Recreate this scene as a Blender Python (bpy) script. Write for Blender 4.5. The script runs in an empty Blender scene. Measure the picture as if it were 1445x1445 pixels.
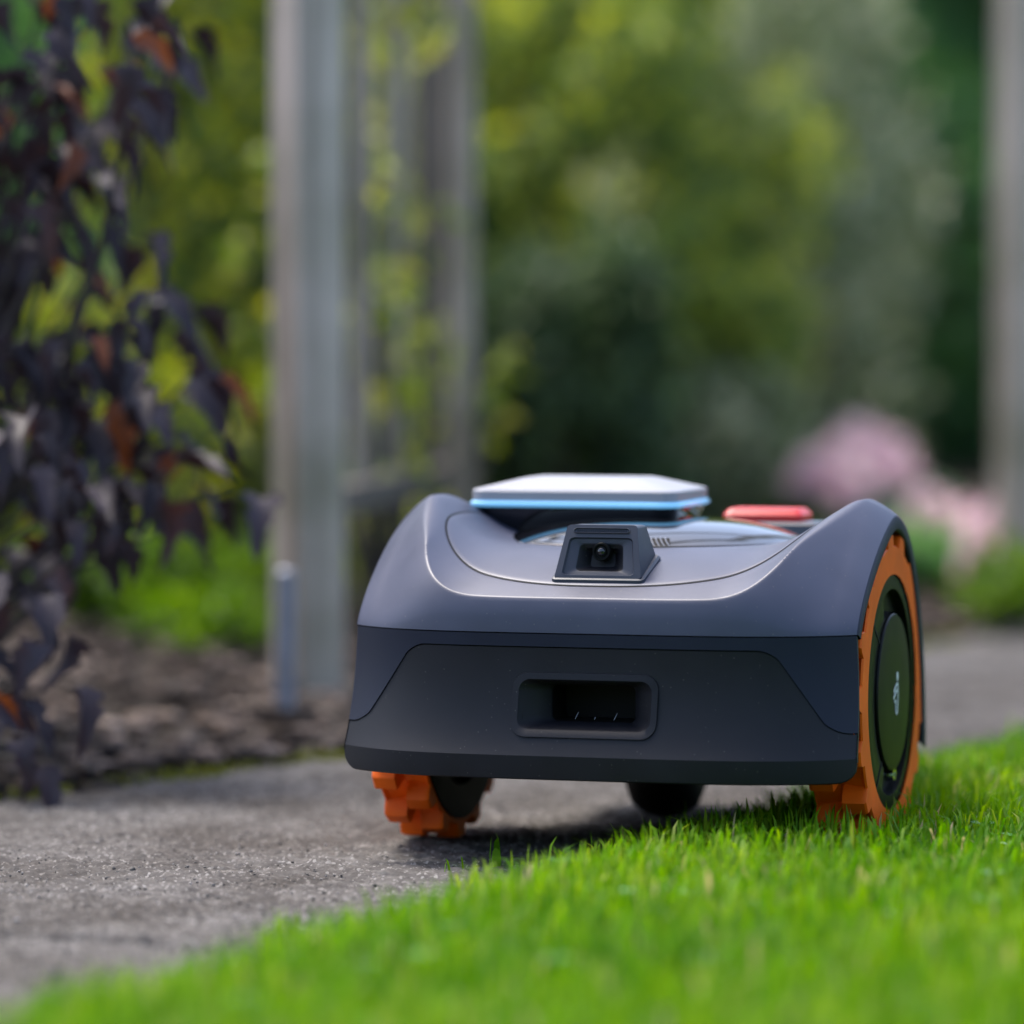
import bpy, math, random
import numpy as np
from mathutils import Vector, Matrix

rng = np.random.default_rng(7)
random.seed(7)
R = math.radians
S = bpy.context.scene
COL = S.collection

# ------------------------------------------------------------------ camera, sky, sun, exposure
CAM_H, FPX, CX, HORIZON = 0.390, 6000.0, 722.5, 470.0     # lens in pixels of the 1445 px photograph
PITCH = math.atan((CX - HORIZON) / FPX)
cam_d = bpy.data.cameras.new('camera')
cam_d.sensor_width = 36.0
cam_d.lens = 36.0 * FPX / 1445.0
cam_d.clip_start, cam_d.clip_end = 0.05, 500.0
cam_d.dof.use_dof = True
cam_d.dof.focus_distance = 3.10
cam_d.dof.aperture_fstop = 2.5
cam_d.dof.aperture_blades = 0
cam = bpy.data.objects.new('camera', cam_d)
COL.objects.link(cam)
cam.location = (0, 0, CAM_H)
cam.rotation_euler = (math.pi / 2 - PITCH, 0, 0)
S.camera = cam

SUN_EL, SUN_AZ = R(64), R(-42)          # azimuth from +Y (away from the camera) towards +X
W = bpy.data.worlds.new('World')
S.world = W
W.use_nodes = True
wn = W.node_tree
sky = wn.nodes.new('ShaderNodeTexSky')
sky.sky_type = 'NISHITA'
sky.sun_disc = False
sky.sun_elevation = SUN_EL
sky.sun_rotation = SUN_AZ
sky.air_density, sky.dust_density, sky.ozone_density = 0.85, 3.0, 1.0
wn.links.new(sky.outputs[0], wn.nodes['Background'].inputs[0])
wn.nodes['Background'].inputs[1].default_value = 0.15
sd = bpy.data.lights.new('sun', 'SUN')
sd.energy = 1.5
sd.angle = R(16)
sd.color = (1.0, 0.95, 0.87)
sun = bpy.data.objects.new('sun', sd)
COL.objects.link(sun)
to_sun = Vector((math.sin(SUN_AZ) * math.cos(SUN_EL), math.cos(SUN_AZ) * math.cos(SUN_EL), math.sin(SUN_EL)))
sun.rotation_euler = to_sun.to_track_quat('Z', 'Y').to_euler()
sun.location = (2, 2, 5)
S.view_settings.view_transform = 'Standard'
S.view_settings.look = 'None'
S.view_settings.exposure = 1.4
S.view_settings.gamma = 1.0
S.cycles.use_denoising = True
S.cycles.max_bounces = 6
S.cycles.transparent_max_bounces = 8


def px(x, y, Z):
    """world point that the photograph's pixel (x, y) shows at distance Z along +Y"""
    return np.array([(x - CX) / FPX * Z, Z, CAM_H - (y - HORIZON) / FPX * Z])


# ------------------------------------------------------------------ materials
def new_mat(name):
    m = bpy.data.materials.new(name)
    m.use_nodes = True
    nt = m.node_tree
    return m, nt, nt.nodes['Principled BSDF'], nt.links


def N(nt, t, **kw):
    n = nt.nodes.new(t)
    for k, v in kw.items():
        setattr(n, k, v)
    return n


def ramp(nt, stops):
    r = N(nt, 'ShaderNodeValToRGB')
    e = r.color_ramp.elements
    while len(e) < len(stops):
        e.new(0.5)
    for el, (p, c) in zip(e, stops):
        el.position = p
        el.color = (*c, 1)
    return r


def plastic(name, col, rough, bump=0.0, scale=2500.0, coat=0.0, metallic=0.0, wear=0.25, spec=0.5, dust=0.0):
    m, nt, b, L = new_mat(name)
    tc = N(nt, 'ShaderNodeTexCoord')
    n = N(nt, 'ShaderNodeTexNoise')
    n.inputs['Scale'].default_value = 28
    n.inputs['Detail'].default_value = 6
    L.new(tc.outputs['Object'], n.inputs['Vector'])
    r = ramp(nt, [(0.3, tuple(c * (1 - wear) for c in col)), (0.7, tuple(min(1, c * (1 + wear * .6)) for c in col))])
    L.new(n.outputs['Fac'], r.inputs[0])
    out = r.outputs[0]
    if dust:
        v = N(nt, 'ShaderNodeTexVoronoi')
        v.inputs['Scale'].default_value = 330
        L.new(tc.outputs['Object'], v.inputs['Vector'])
        lt = ramp(nt, [(0.0, (1, 1, 1)), (0.13, (1, 1, 1)), (0.20, (0, 0, 0))])
        L.new(v.outputs['Distance'], lt.inputs[0])
        sp = N(nt, 'ShaderNodeSeparateColor')
        L.new(v.outputs['Color'], sp.inputs[0])
        th_ = ramp(nt, [(0.0, (0, 0, 0)), (0.90, (0, 0, 0)), (0.94, (1, 1, 1))])
        L.new(sp.outputs[0], th_.inputs[0])
        ml = N(nt, 'ShaderNodeMath', operation='MULTIPLY')
        L.new(lt.outputs[0], ml.inputs[0])
        L.new(th_.outputs[0], ml.inputs[1])
        m2 = N(nt, 'ShaderNodeMath', operation='MULTIPLY')
        m2.inputs[1].default_value = dust
        L.new(ml.outputs[0], m2.inputs[0])
        mx = N(nt, 'ShaderNodeMix', data_type='RGBA')
        L.new(m2.outputs[0], mx.inputs['Factor'])
        L.new(out, mx.inputs['A'])
        mx.inputs['B'].default_value = (0.24, 0.22, 0.19, 1)
        out = mx.outputs['Result']
    L.new(out, b.inputs['Base Color'])
    mr = N(nt, 'ShaderNodeMapRange')
    mr.inputs['To Min'].default_value = max(0.02, rough * 0.88)
    mr.inputs['To Max'].default_value = rough * 1.15
    L.new(n.outputs['Fac'], mr.inputs['Value'])
    L.new(mr.outputs[0], b.inputs['Roughness'])
    b.inputs['Coat Weight'].default_value = coat
    b.inputs['Metallic'].default_value = metallic
    b.inputs['Specular IOR Level'].default_value = spec
    if bump:
        n2 = N(nt, 'ShaderNodeTexNoise')
        n2.inputs['Scale'].default_value = scale
        n2.inputs['Detail'].default_value = 2
        L.new(tc.outputs['Object'], n2.inputs['Vector'])
        bp = N(nt, 'ShaderNodeBump')
        bp.inputs['Strength'].default_value = bump
        bp.inputs['Distance'].default_value = 0.0004
        L.new(n2.outputs['Fac'], bp.inputs['Height'])
        L.new(bp.outputs[0], b.inputs['Normal'])
    return m


def foliage(name, stops, rough=0.5, transl=0.35, by_object=False, spec=0.35, back=None):
    """leaf material: colour runs over each leaf's own random number"""
    m, nt, b, L = new_mat(name)
    if by_object:
        src = N(nt, 'ShaderNodeObjectInfo').outputs['Random']
    else:
        src = N(nt, 'ShaderNodeAttribute', attribute_name='rnd').outputs['Fac']
    r = ramp(nt, stops)
    L.new(src, r.inputs[0])
    L.new(r.outputs[0], b.inputs['Base Color'])
    b.inputs['Roughness'].default_value = rough
    b.inputs['Specular IOR Level'].default_value = spec
    t = N(nt, 'ShaderNodeBsdfTranslucent')
    if back:
        r2 = ramp(nt, back)
        L.new(src, r2.inputs[0])
        L.new(r2.outputs[0], t.inputs['Color'])
    else:
        hs = N(nt, 'ShaderNodeHueSaturation')
        hs.inputs['Saturation'].default_value = 1.15
        hs.inputs['Value'].default_value = 1.7
        L.new(r.outputs[0], hs.inputs['Color'])
        L.new(hs.outputs[0], t.inputs['Color'])
    mx = N(nt, 'ShaderNodeMixShader')
    mx.inputs[0].default_value = transl
    L.new(b.outputs[0], mx.inputs[1])
    L.new(t.outputs[0], mx.inputs[2])
    L.new(mx.outputs[0], nt.nodes['Material Output'].inputs['Surface'])
    return m


def earth(name, stops, scale, rough=0.9, bump=0.6, dist=0.01, spots=None):
    m, nt, b, L = new_mat(name)
    tc = N(nt, 'ShaderNodeTexCoord')
    n = N(nt, 'ShaderNodeTexNoise')
    n.inputs['Scale'].default_value = scale
    n.inputs['Detail'].default_value = 9
    n.inputs['Roughness'].default_value = 0.68
    L.new(tc.outputs['Object'], n.inputs['Vector'])
    r = ramp(nt, stops)
    L.new(n.outputs['Fac'], r.inputs[0])
    out = r.outputs[0]
    h = n.outputs['Fac']
    if spots:
        v = N(nt, 'ShaderNodeTexVoronoi')
        v.inputs['Scale'].default_value = spots[0]
        L.new(tc.outputs['Object'], v.inputs['Vector'])
        sep = N(nt, 'ShaderNodeSeparateColor')
        L.new(v.outputs['Color'], sep.inputs[0])
        rr = ramp(nt, [(0.0, (0, 0, 0)), (spots[1], (0, 0, 0)), (min(1, spots[1] + .1), (1, 1, 1))])
        L.new(sep.outputs[0], rr.inputs[0])
        mix = N(nt, 'ShaderNodeMix', data_type='RGBA')
        L.new(rr.outputs[0], mix.inputs['Factor'])
        L.new(out, mix.inputs['A'])
        mix.inputs['B'].default_value = (*spots[2], 1)
        out = mix.outputs['Result']
    nb = N(nt, 'ShaderNodeTexNoise')
    nb.inputs['Scale'].default_value = scale * .13
    nb.inputs['Detail'].default_value = 5
    L.new(tc.outputs['Object'], nb.inputs['Vector'])
    rb = ramp(nt, [(0.30, (0.50, 0.47, 0.44)), (0.64, (1.0, 1.0, 1.0))])
    L.new(nb.outputs['Fac'], rb.inputs[0])
    mm_ = N(nt, 'ShaderNodeMix', data_type='RGBA', blend_type='MULTIPLY')
    mm_.inputs['Factor'].default_value = 1.0
    L.new(out, mm_.inputs['A'])
    L.new(rb.outputs[0], mm_.inputs['B'])
    L.new(mm_.outputs['Result'], b.inputs['Base Color'])
    b.inputs['Roughness'].default_value = rough
    b.inputs['Specular IOR Level'].default_value = 0.25
    bp = N(nt, 'ShaderNodeBump')
    bp.inputs['Strength'].default_value = bump
    bp.inputs['Distance'].default_value = dist
    L.new(h, bp.inputs['Height'])
    L.new(bp.outputs[0], b.inputs['Normal'])
    return m


def wood(name, c0, c1, c2):
    m, nt, b, L = new_mat(name)
    tc = N(nt, 'ShaderNodeTexCoord')
    mp = N(nt, 'ShaderNodeMapping')
    mp.inputs['Scale'].default_value = (42, 42, 1.6)
    L.new(tc.outputs['Object'], mp.inputs['Vector'])
    n = N(nt, 'ShaderNodeTexNoise')
    n.inputs['Scale'].default_value = 1.0
    n.inputs['Detail'].default_value = 7
    n.inputs['Distortion'].default_value = 0.6
    L.new(mp.outputs[0], n.inputs['Vector'])
    r = ramp(nt, [(0.28, c0), (0.5, c1), (0.72, c2)])
    L.new(n.outputs['Fac'], r.inputs[0])
    n2 = N(nt, 'ShaderNodeTexNoise')
    n2.inputs['Scale'].default_value = 5.0
    n2.inputs['Detail'].default_value = 4
    L.new(tc.outputs['Object'], n2.inputs['Vector'])
    r2 = ramp(nt, [(0.35, (0.55, 0.58, 0.5)), (0.6, (1, 1, 1))])
    L.new(n2.outputs['Fac'], r2.inputs[0])
    mix = N(nt, 'ShaderNodeMix', data_type='RGBA', blend_type='MULTIPLY')
    mix.inputs['Factor'].default_value = 1.0
    L.new(r.outputs[0], mix.inputs['A'])
    L.new(r2.outputs[0], mix.inputs['B'])
    L.new(mix.outputs['Result'], b.inputs['Base Color'])
    b.inputs['Roughness'].default_value = 0.8
    bp = N(nt, 'ShaderNodeBump')
    bp.inputs['Strength'].default_value = 0.5
    bp.inputs['Distance'].default_value = 0.003
    L.new(n.outputs['Fac'], bp.inputs['Height'])
    L.new(bp.outputs[0], b.inputs['Normal'])
    return m


M = {}
M['paint'] = plastic('slate_blue_plastic', (0.056, 0.062, 0.100), 0.42, bump=0.16, wear=0.10, dust=0.35)
M['navy'] = plastic('navy_plastic', (0.017, 0.021, 0.037), 0.50, bump=0.12, wear=0.08, spec=0.2)
M['char'] = plastic('charcoal_plastic', (0.0085, 0.009, 0.013), 0.48, bump=0.3, wear=0.2, spec=0.3, dust=0.22)
M['boxp'] = plastic('camera_housing_plastic', (0.028, 0.033, 0.050), 0.45, bump=0.2, wear=0.08)
M['black'] = plastic('matt_black_plastic', (0.004, 0.004, 0.004), 0.6, wear=0.2, spec=0.2)
M['gloss'] = plastic('gloss_black', (0.004, 0.004, 0.005), 0.035, wear=0.1, coat=0.5, spec=0.7)
M['hub'] = plastic('satin_black_hub', (0.005, 0.006, 0.006), 0.38, wear=0.15, spec=0.14)
M['silver'] = plastic('silver_plastic', (0.36, 0.36, 0.39), 0.38, bump=0.08, wear=0.03)
M['chrome'] = plastic('bright_metal', (0.75, 0.76, 0.78), 0.15, metallic=1.0, wear=0.03)
M['red'] = plastic('red_button_plastic', (0.70, 0.040, 0.036), 0.3, wear=0.05)
M['orange'] = plastic('orange_rubber', (0.97, 0.138, 0.003), 0.52, bump=0.15, wear=0.22, spec=0.25)
M['white'] = plastic('white_print', (0.75, 0.78, 0.78), 0.4, wear=0.02)
M['glass'] = plastic('lens_glass', (0.004, 0.005, 0.010), 0.03, wear=0.0, coat=1.0)
M['stake'] = plastic('galvanised_stake', (0.30, 0.32, 0.38), 0.45, metallic=0.3, wear=0.2)
strip_glow, nt_, b_, L_ = new_mat('blue_light_strip')
b_.inputs['Base Color'].default_value = (0.42, 0.70, 0.90, 1)
b_.inputs['Roughness'].default_value = 0.18
b_.inputs['Emission Color'].default_value = (0.16, 0.55, 1.0, 1)
b_.inputs['Emission Strength'].default_value = 0.2  # faint glow painted in for reflected sky; the strip gives no light
M['led'] = strip_glow
M['concrete'] = earth('old_concrete', [(0.25, (0.045, 0.041, 0.038)), (0.5, (0.115, 0.105, 0.098)), (0.75, (0.21, 0.196, 0.182))],
                      55, bump=0.7, dist=0.004, spots=(420, 0.86, (0.28, 0.265, 0.25)))
M['soil'] = earth('dark_garden_soil', [(0.3, (0.022, 0.016, 0.012)), (0.7, (0.085, 0.066, 0.052))], 18, bump=1.0, dist=0.02)
M['turf'] = earth('turf_soil', [(0.3, (0.025, 0.045, 0.008)), (0.7, (0.06, 0.10, 0.02))], 30, bump=1.0, dist=0.01)
M['ground'] = earth('rough_ground', [(0.3, (0.03, 0.045, 0.014)), (0.7, (0.07, 0.085, 0.03))], 3, bump=0.5, dist=0.02)
M['grit'] = foliage('stone_grit', [(0.0, (0.06, 0.055, 0.05)), (0.6, (0.14, 0.13, 0.122)), (1.0, (0.40, 0.37, 0.345))], rough=0.8, transl=0.0)
M['chips'] = foliage('bark_and_dead_leaves', [(0.0, (0.022, 0.015, 0.012)), (0.45, (0.075, 0.052, 0.040)), (0.8, (0.15, 0.11, 0.09)), (1.0, (0.30, 0.235, 0.20))], rough=0.85, transl=0.0)
M['moss'] = foliage('moss', [(0.0, (0.07, 0.09, 0.008)), (1.0, (0.21, 0.22, 0.02))], rough=0.8, transl=0.25)
M['wood'] = wood('weathered_grey_wood', (0.22, 0.17, 0.13), (0.55, 0.46, 0.38), (0.72, 0.63, 0.53))
M['wood_brown'] = wood('weathered_brown_wood', (0.07, 0.055, 0.043), (0.13, 0.108, 0.088), (0.20, 0.17, 0.145))
M['bark'] = wood('shrub_bark', (0.02, 0.015, 0.013), (0.05, 0.04, 0.035), (0.10, 0.08, 0.07))
M['grass'] = foliage('grass_blades', [(0.0, (0.045, 0.145, 0.003)), (0.35, (0.092, 0.235, 0.003)), (0.7, (0.160, 0.295, 0.004)), (0.93, (0.24, 0.36, 0.02)), (1.0, (0.36, 0.31, 0.15))],
                     rough=0.55, transl=0.42, spec=0.18)
M['clover'] = foliage('clover_leaves', [(0.0, (0.078, 0.208, 0.065)), (0.6, (0.156, 0.325, 0.130)), (1.0, (0.286, 0.442, 0.260))], rough=0.4, transl=0.3)
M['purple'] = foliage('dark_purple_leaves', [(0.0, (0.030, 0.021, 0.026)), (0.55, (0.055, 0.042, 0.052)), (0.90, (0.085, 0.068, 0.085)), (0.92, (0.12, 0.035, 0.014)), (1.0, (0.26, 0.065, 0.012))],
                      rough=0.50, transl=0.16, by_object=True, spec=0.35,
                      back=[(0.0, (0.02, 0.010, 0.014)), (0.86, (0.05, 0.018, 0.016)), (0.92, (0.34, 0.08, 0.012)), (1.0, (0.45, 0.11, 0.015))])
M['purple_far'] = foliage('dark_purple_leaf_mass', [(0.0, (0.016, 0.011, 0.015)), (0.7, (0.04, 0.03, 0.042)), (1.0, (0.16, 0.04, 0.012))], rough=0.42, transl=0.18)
M['vine'] = foliage('lime_vine_leaves', [(0.0, (0.10, 0.17, 0.012)), (0.5, (0.22, 0.28, 0.012)), (1.0, (0.42, 0.40, 0.02))], rough=0.45, transl=0.4, by_object=True)
M['gold'] = foliage('golden_leaves', [(0.0, (0.055, 0.095, 0.035)), (0.5, (0.14, 0.20, 0.05)), (0.8, (0.34, 0.38, 0.04)), (1.0, (0.72, 0.64, 0.03))], transl=0.35)
M['lime'] = foliage('lime_green_leaves', [(0.0, (0.060, 0.110, 0.040)), (0.5, (0.17, 0.25, 0.07)), (1.0, (0.56, 0.58, 0.09))], transl=0.35)
M['sage'] = foliage('pale_variegated_leaves', [(0.0, (0.10, 0.14, 0.065)), (0.6, (0.36, 0.42, 0.22)), (1.0, (0.80, 0.77, 0.58))], transl=0.25)
M['hedge'] = foliage('dark_hedge_leaves', [(0.0, (0.070, 0.145, 0.065)), (0.6, (0.135, 0.285, 0.105)), (1.0, (0.24, 0.42, 0.10))], transl=0.38, rough=0.45)
M['herb'] = foliage('fresh_green_leaves', [(0.0, (0.05, 0.11, 0.012)), (1.0, (0.15, 0.25, 0.02))], transl=0.4)
M['pink'] = foliage('pink_petals', [(0.0, (0.58, 0.38, 0.43)), (0.6, (0.78, 0.60, 0.64)), (1.0, (0.85, 0.76, 0.76))], transl=0.3)


# ------------------------------------------------------------------ mesh helpers
def mesh(name, V, F, mat=None, smooth=True, angle=32, rnd=None):
    me = bpy.data.meshes.new(name)
    V = np.asarray(V, dtype=np.float32).reshape(-1, 3)
    if isinstance(F, np.ndarray):
        n, k = F.shape
        me.vertices.add(len(V))
        me.vertices.foreach_set('co', V.ravel())
        me.loops.add(n * k)
        me.loops.foreach_set('vertex_index', F.astype(np.int32).ravel())
        me.polygons.add(n)
        me.polygons.foreach_set('loop_start', np.arange(0, n * k, k, dtype=np.int32))
        me.update(calc_edges=True)
    else:
        me.from_pydata(V.tolist(), [], F)
        me.update()
    me.validate()
    if smooth:
        me.polygons.foreach_set('use_smooth', np.ones(len(me.polygons), dtype=bool))
        if angle:
            me.set_sharp_from_angle(angle=R(angle))
    if rnd is not None:
        a = me.attributes.new('rnd', 'FLOAT', 'POINT')
        a.data.foreach_set('value', np.asarray(rnd, dtype=np.float32))
    if mat:
        me.materials.append(M[mat])
    return me


def obj(name, me, parent=None):
    o = bpy.data.objects.new(name, me)
    COL.objects.link(o)
    if parent:
        o.parent = parent
    return o


def tag(o, label=None, cat=None, group=None, kind=None):
    for k, v in (('label', label), ('category', cat), ('group', group), ('kind', kind)):
        if v:
            o[k] = v
    return o


def empty(name, loc, rz=0.0):
    o = bpy.data.objects.new(name, None)
    COL.objects.link(o)
    o.location = loc
    o.rotation_euler = (0, 0, rz)
    o.empty_display_size = 0.05
    return o


def grid_faces(nr, nc, flip=False):
    i, j = np.meshgrid(np.arange(nr - 1), np.arange(nc - 1), indexing='ij')
    a = (i * nc + j).ravel()
    f = np.stack([a, a + 1, a + nc + 1, a + nc], 1)
    return f[:, ::-1].copy() if flip else f


def loft(rings, cap0=False, cap1=False):
    """closed rings of equal length -> V, F (list)"""
    n = len(rings[0])
    V = np.concatenate([np.asarray(r, float) for r in rings])
    F = []
    for k in range(len(rings) - 1):
        for i in range(n):
            j = (i + 1) % n
            F.append((k * n + i, k * n + j, (k + 1) * n + j, (k + 1) * n + i))
    if cap0:
        F.append(tuple(range(n))[::-1])
    if cap1:
        F.append(tuple((len(rings) - 1) * n + i for i in range(n)))
    return V, F


def rrect(hx, hy, r, k=5, cx=0.0, cy=0.0):
    """rounded rectangle, counter-clockwise, 4*(k+1) points"""
    P = []
    for (sx, sy, a0) in ((1, -1, -90), (1, 1, 0), (-1, 1, 90), (-1, -1, 180)):
        for i in range(k + 1):
            a = R(a0 + 90 * i / k)
            P.append((cx + sx * (hx - r) + r * math.cos(a), cy + sy * (hy - r) + r * math.sin(a)))
    return np.array(P)


def box_mesh(name, sx, sy, sz, mat, bev=0.004):
    """box standing on z = 0, its long edges chamfered"""
    def rr(g):
        a, b, c = sx / 2 - g, sy / 2 - g, bev * .999
        return np.array([(a - c, -b), (a, -b + c), (a, b - c), (a - c, b), (-a + c, b), (-a, b - c), (-a, -b + c), (-a + c, -b)])
    rings = []
    for g, z in ((bev * .5, 0), (0, bev * .5), (0, sz - bev * .5), (bev * .5, sz)):
        p = rr(g)
        rings.append(np.c_[p, np.full(8, z)])
    V, F = loft(rings, True, True)
    return mesh(name, V, F, mat, smooth=False)


def tube(pts, radii, k=7):
    pts = np.asarray(pts, float)
    rings = []
    for i, p in enumerate(pts):
        d = pts[min(i + 1, len(pts) - 1)] - pts[max(i - 1, 0)]
        d /= np.linalg.norm(d) + 1e-9
        a = np.cross(d, (0.31, 0.95, 0.07))
        a /= np.linalg.norm(a)
        b = np.cross(d, a)
        t = np.linspace(0, 2 * np.pi, k, endpoint=False)
        rings.append(p + radii[i] * (np.cos(t)[:, None] * a + np.sin(t)[:, None] * b))
    return loft(rings, True, True)


def join(parts):
    V, F, o = [], [], 0
    for v, f in parts:
        V.append(np.asarray(v, float))
        F += [tuple(int(i) + o for i in q) for q in f]
        o += len(v)
    return np.concatenate(V), F


def sm(x):
    x = np.clip(x, 0, 1)
    return x * x * (3 - 2 * x)


def smooth_noise(shape, cells, r):
    """bicubic-looking value noise on a grid"""
    def up(a, n, ax):
        m = a.shape[ax]
        t = np.linspace(0, m - 1.001, n)
        i = t.astype(int)
        f = sm(t - i)
        a0, a1 = np.take(a, i, ax), np.take(a, i + 1, ax)
        f = f[:, None] if ax == 0 else f[None, :]
        return a0 * (1 - f) + a1 * f
    g = r.standard_normal((max(2, cells[0] + 1), max(2, cells[1] + 1)))
    return up(up(g, shape[0], 0), shape[1], 1)


# ------------------------------------------------------------------ ground, path, bed, lawn
LAWN = lambda Z: -0.279 + 0.462 * (Z - 2.323)          # x of the lawn edge at distance Z
BED_Z = np.array([-3, 2.0, 3.0, 3.30, 3.464, 3.60, 3.717, 3.85, 4.1, 4.6, 5.255, 6.0, 14.0])
BED_X = np.array([-3.2, -1.40, -0.75, -0.54, -0.425, -0.318, -0.225, -0.130, 0.02, 0.24, 0.520, 0.86, 4.5])
BED = lambda Z: 1.0236 * np.interp(Z / 1.0236, BED_Z, BED_X)             # x of the bed edge

g = obj('ground', mesh('ground', [(-80, -60, -.05), (80, -60, -.05), (80, 120, -.05), (-80, 120, -.05)], [(0, 1, 2, 3)], 'ground'))
tag(g, kind='structure')

# lawn soil, which rises a little from the path
LIFT = lambda d: 0.018 * sm(d / 0.10)
zz = np.linspace(-3, 12, 160)
tt = np.linspace(0, 1, 60)
ZZ, TT = np.meshgrid(zz, tt, indexing='ij')
XX = LAWN(ZZ) + 0.004 + TT ** 1.6 * 9.0
lv = np.stack([XX, ZZ, -0.006 + LIFT(XX - LAWN(ZZ)) + 0.003 * smooth_noise(ZZ.shape, (90, 40), rng) - 0.012 * np.exp(-TT * 160)], -1)
lawn = tag(obj('lawn', mesh('lawn', lv.reshape(-1, 3), grid_faces(160, 60, True), 'turf', angle=None)), kind='structure')

# flower bed
zz = np.linspace(-3, 14, 300)
tt = np.linspace(0, 1, 120)
ZZ, TT = np.meshgrid(zz, tt, indexing='ij')
XX = BED(ZZ) - 0.004 - TT ** 1.7 * 9.0
XX += 0.012 * smooth_noise(ZZ.shape, (90, 1), rng) * (1 - TT)
hz = (0.010 * smooth_noise(ZZ.shape, (120, 50), rng) + 0.012) * sm(TT * 12) + 0.0015 - .012 * (TT < .001)
bv = np.stack([XX, ZZ, hz], -1)
bed = tag(obj('flower_bed', mesh('flower_bed', bv.reshape(-1, 3), grid_faces(300, 120), 'soil', angle=None)), kind='structure')

# concrete path: slabs between open joints
d_path = np.array([0.47, 1.0]) / math.hypot(0.47, 1.0)
n_path = np.array([d_path[1], -d_path[0]])               # towards the lawn
o_path = np.array([-0.336, 2.784])                        # where a joint meets the picture's left edge
path = empty('path', (0, 0, 0))
tag(path, kind='structure')
sub = obj('joint_bed', mesh('joint_bed', [tuple(o_path + d_path * a + n_path * b) + (-.03,) for a, b in ((-6, -1.4), (12, -1.4), (12, .9), (-6, .9))], [(0, 3, 2, 1)], 'soil'), path)
SL = 1.15
for k in range(-4, 8):
    fine = k in (-1, 0, 1)
    ns, nw = (620, 260) if fine else ((160, 80) if k in (-2, 2) else (40, 24))
    s = np.linspace(0.006, SL - 0.006, ns)
    w = np.linspace(0, 1, nw)
    SS, WW = np.meshgrid(s, w, indexing='ij')
    c = o_path + d_path * (k * SL)
    px0 = c[0] + d_path[0] * SS
    py0 = c[1] + d_path[1] * SS
    # across: from the bed edge to the lawn edge, measured along n_path
    bl = -0.34 + 0.0 * SS
    wl = 0.46 + 0.0 * bl
    A = bl + (wl - bl) * WW
    if k < 1:
        A = np.where(WW < .12, -1.3 + (1.3 - .34) * WW / .12, -.34 + .80 * (WW - .12) / .88)
        bl = bl * 0 - 1.3
    X, Y = px0 + n_path[0] * A, py0 + n_path[1] * A
    zt = 0.0012 * smooth_noise(SS.shape, (9, 5), rng)
    if fine:
        zt += 0.0010 * smooth_noise(SS.shape, (60, 30), rng) + 0.0009 * smooth_noise(SS.shape, (200, 95), rng) + 0.0008 * rng.standard_normal(SS.shape)
        pit = smooth_noise(SS.shape, (130, 60), rng)
        zt -= 0.0022 * np.clip(pit - 1.1, 0, 1)
        st = smooth_noise(SS.shape, (240, 110), rng)
        zt += 0.0018 * np.clip(st - 1.2, 0, 1)
    edge = np.minimum(np.minimum(SS - 0.0, SL - SS), np.minimum(A - bl, wl - A))
    zt -= 0.02 * (1 - sm((edge - .004) / 0.022)) ** 2
    zt -= 0.002
    V = np.stack([X, Y, zt], -1).reshape(-1, 3)
    sl = obj('slab', mesh('slab', V, grid_faces(ns, nw, True), 'concrete', angle=None), path)


def on_path(a, b):
    p = o_path + d_path * a + n_path * b
    return p


# ------------------------------------------------------------------ vegetation generators
def rand_rot(n, r, tilt=1.0, up=(0, 0, 1)):
    """random frames: returns (dir, side, normal) unit arrays"""
    d = r.standard_normal((n, 3))
    d /= np.linalg.norm(d, axis=1)[:, None]
    q = r.standard_normal((n, 3)) * tilt + np.array(up) * 1.0
    s = np.cross(d, q)
    s /= np.linalg.norm(s, axis=1)[:, None] + 1e-9
    nrm = np.cross(s, d)
    return d, s, nrm


def leaf_cloud(name, C, size, mat, r, aspect=0.5, fold=0.18, parent=None, droop=None, rnd=None):
    """one mesh of many folded leaves (6 vertices, 4 quads/triangles each) at the points C"""
    n = len(C)
    d, s, nm = rand_rot(n, r)
    if droop is not None:
        d = d + np.array(droop)
        d /= np.linalg.norm(d, axis=1)[:, None]
        s = np.cross(d, nm)
        s /= np.linalg.norm(s, axis=1)[:, None] + 1e-9
        nm = np.cross(s, d)
    L = (size * (0.6 + 0.8 * r.random(n)))[:, None]
    w = L * aspect * .5
    up = nm * L * fold
    v = np.stack([C, C + d * L * .38 + s * w + up, C + d * L * .45, C + d * L * .38 - s * w + up,
                  C + d * L - nm * L * .12, C + d * L * .74 + s * w * .62 + up * .4, C + d * L * .74 - s * w * .62 + up * .4], 1)
    f = np.array([[0, 1, 2], [0, 2, 3], [1, 5, 2], [2, 5, 4], [3, 2, 6], [2, 4, 6]])
    F = (f[None] + (np.arange(n) * 7)[:, None, None]).reshape(-1, 3)
    rv = r.random(n) if rnd is None else rnd
    me = mesh(name, v.reshape(-1, 3), F, mat, smooth=True, angle=None, rnd=np.repeat(rv, 7))
    return obj(name, me, parent)


def crown_points(n, centre, rad, r, clumps=40, spread=0.24, flat=False):
    """points in uneven clumps filling an ellipsoid's outer two thirds"""
    u = r.standard_normal((clumps, 3))
    u /= np.linalg.norm(u, axis=1)[:, None]
    q = u * (0.62 + 0.38 * r.random(clumps) ** .7)[:, None]
    sz = spread * (0.5 + r.random(clumps))
    wgt = sz ** 2
    i = r.choice(clumps, n, p=wgt / wgt.sum())
    g = r.standard_normal((n, 3))
    g /= np.linalg.norm(g, axis=1)[:, None]
    g *= (r.random(n) ** .45)[:, None]
    p = q[i] + g * sz[i][:, None] * 1.35
    P = np.array(centre) + p * np.array(rad)
    P[:, 2] = np.abs(P[:, 2] - 0.03) + 0.03
    return P


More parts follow.
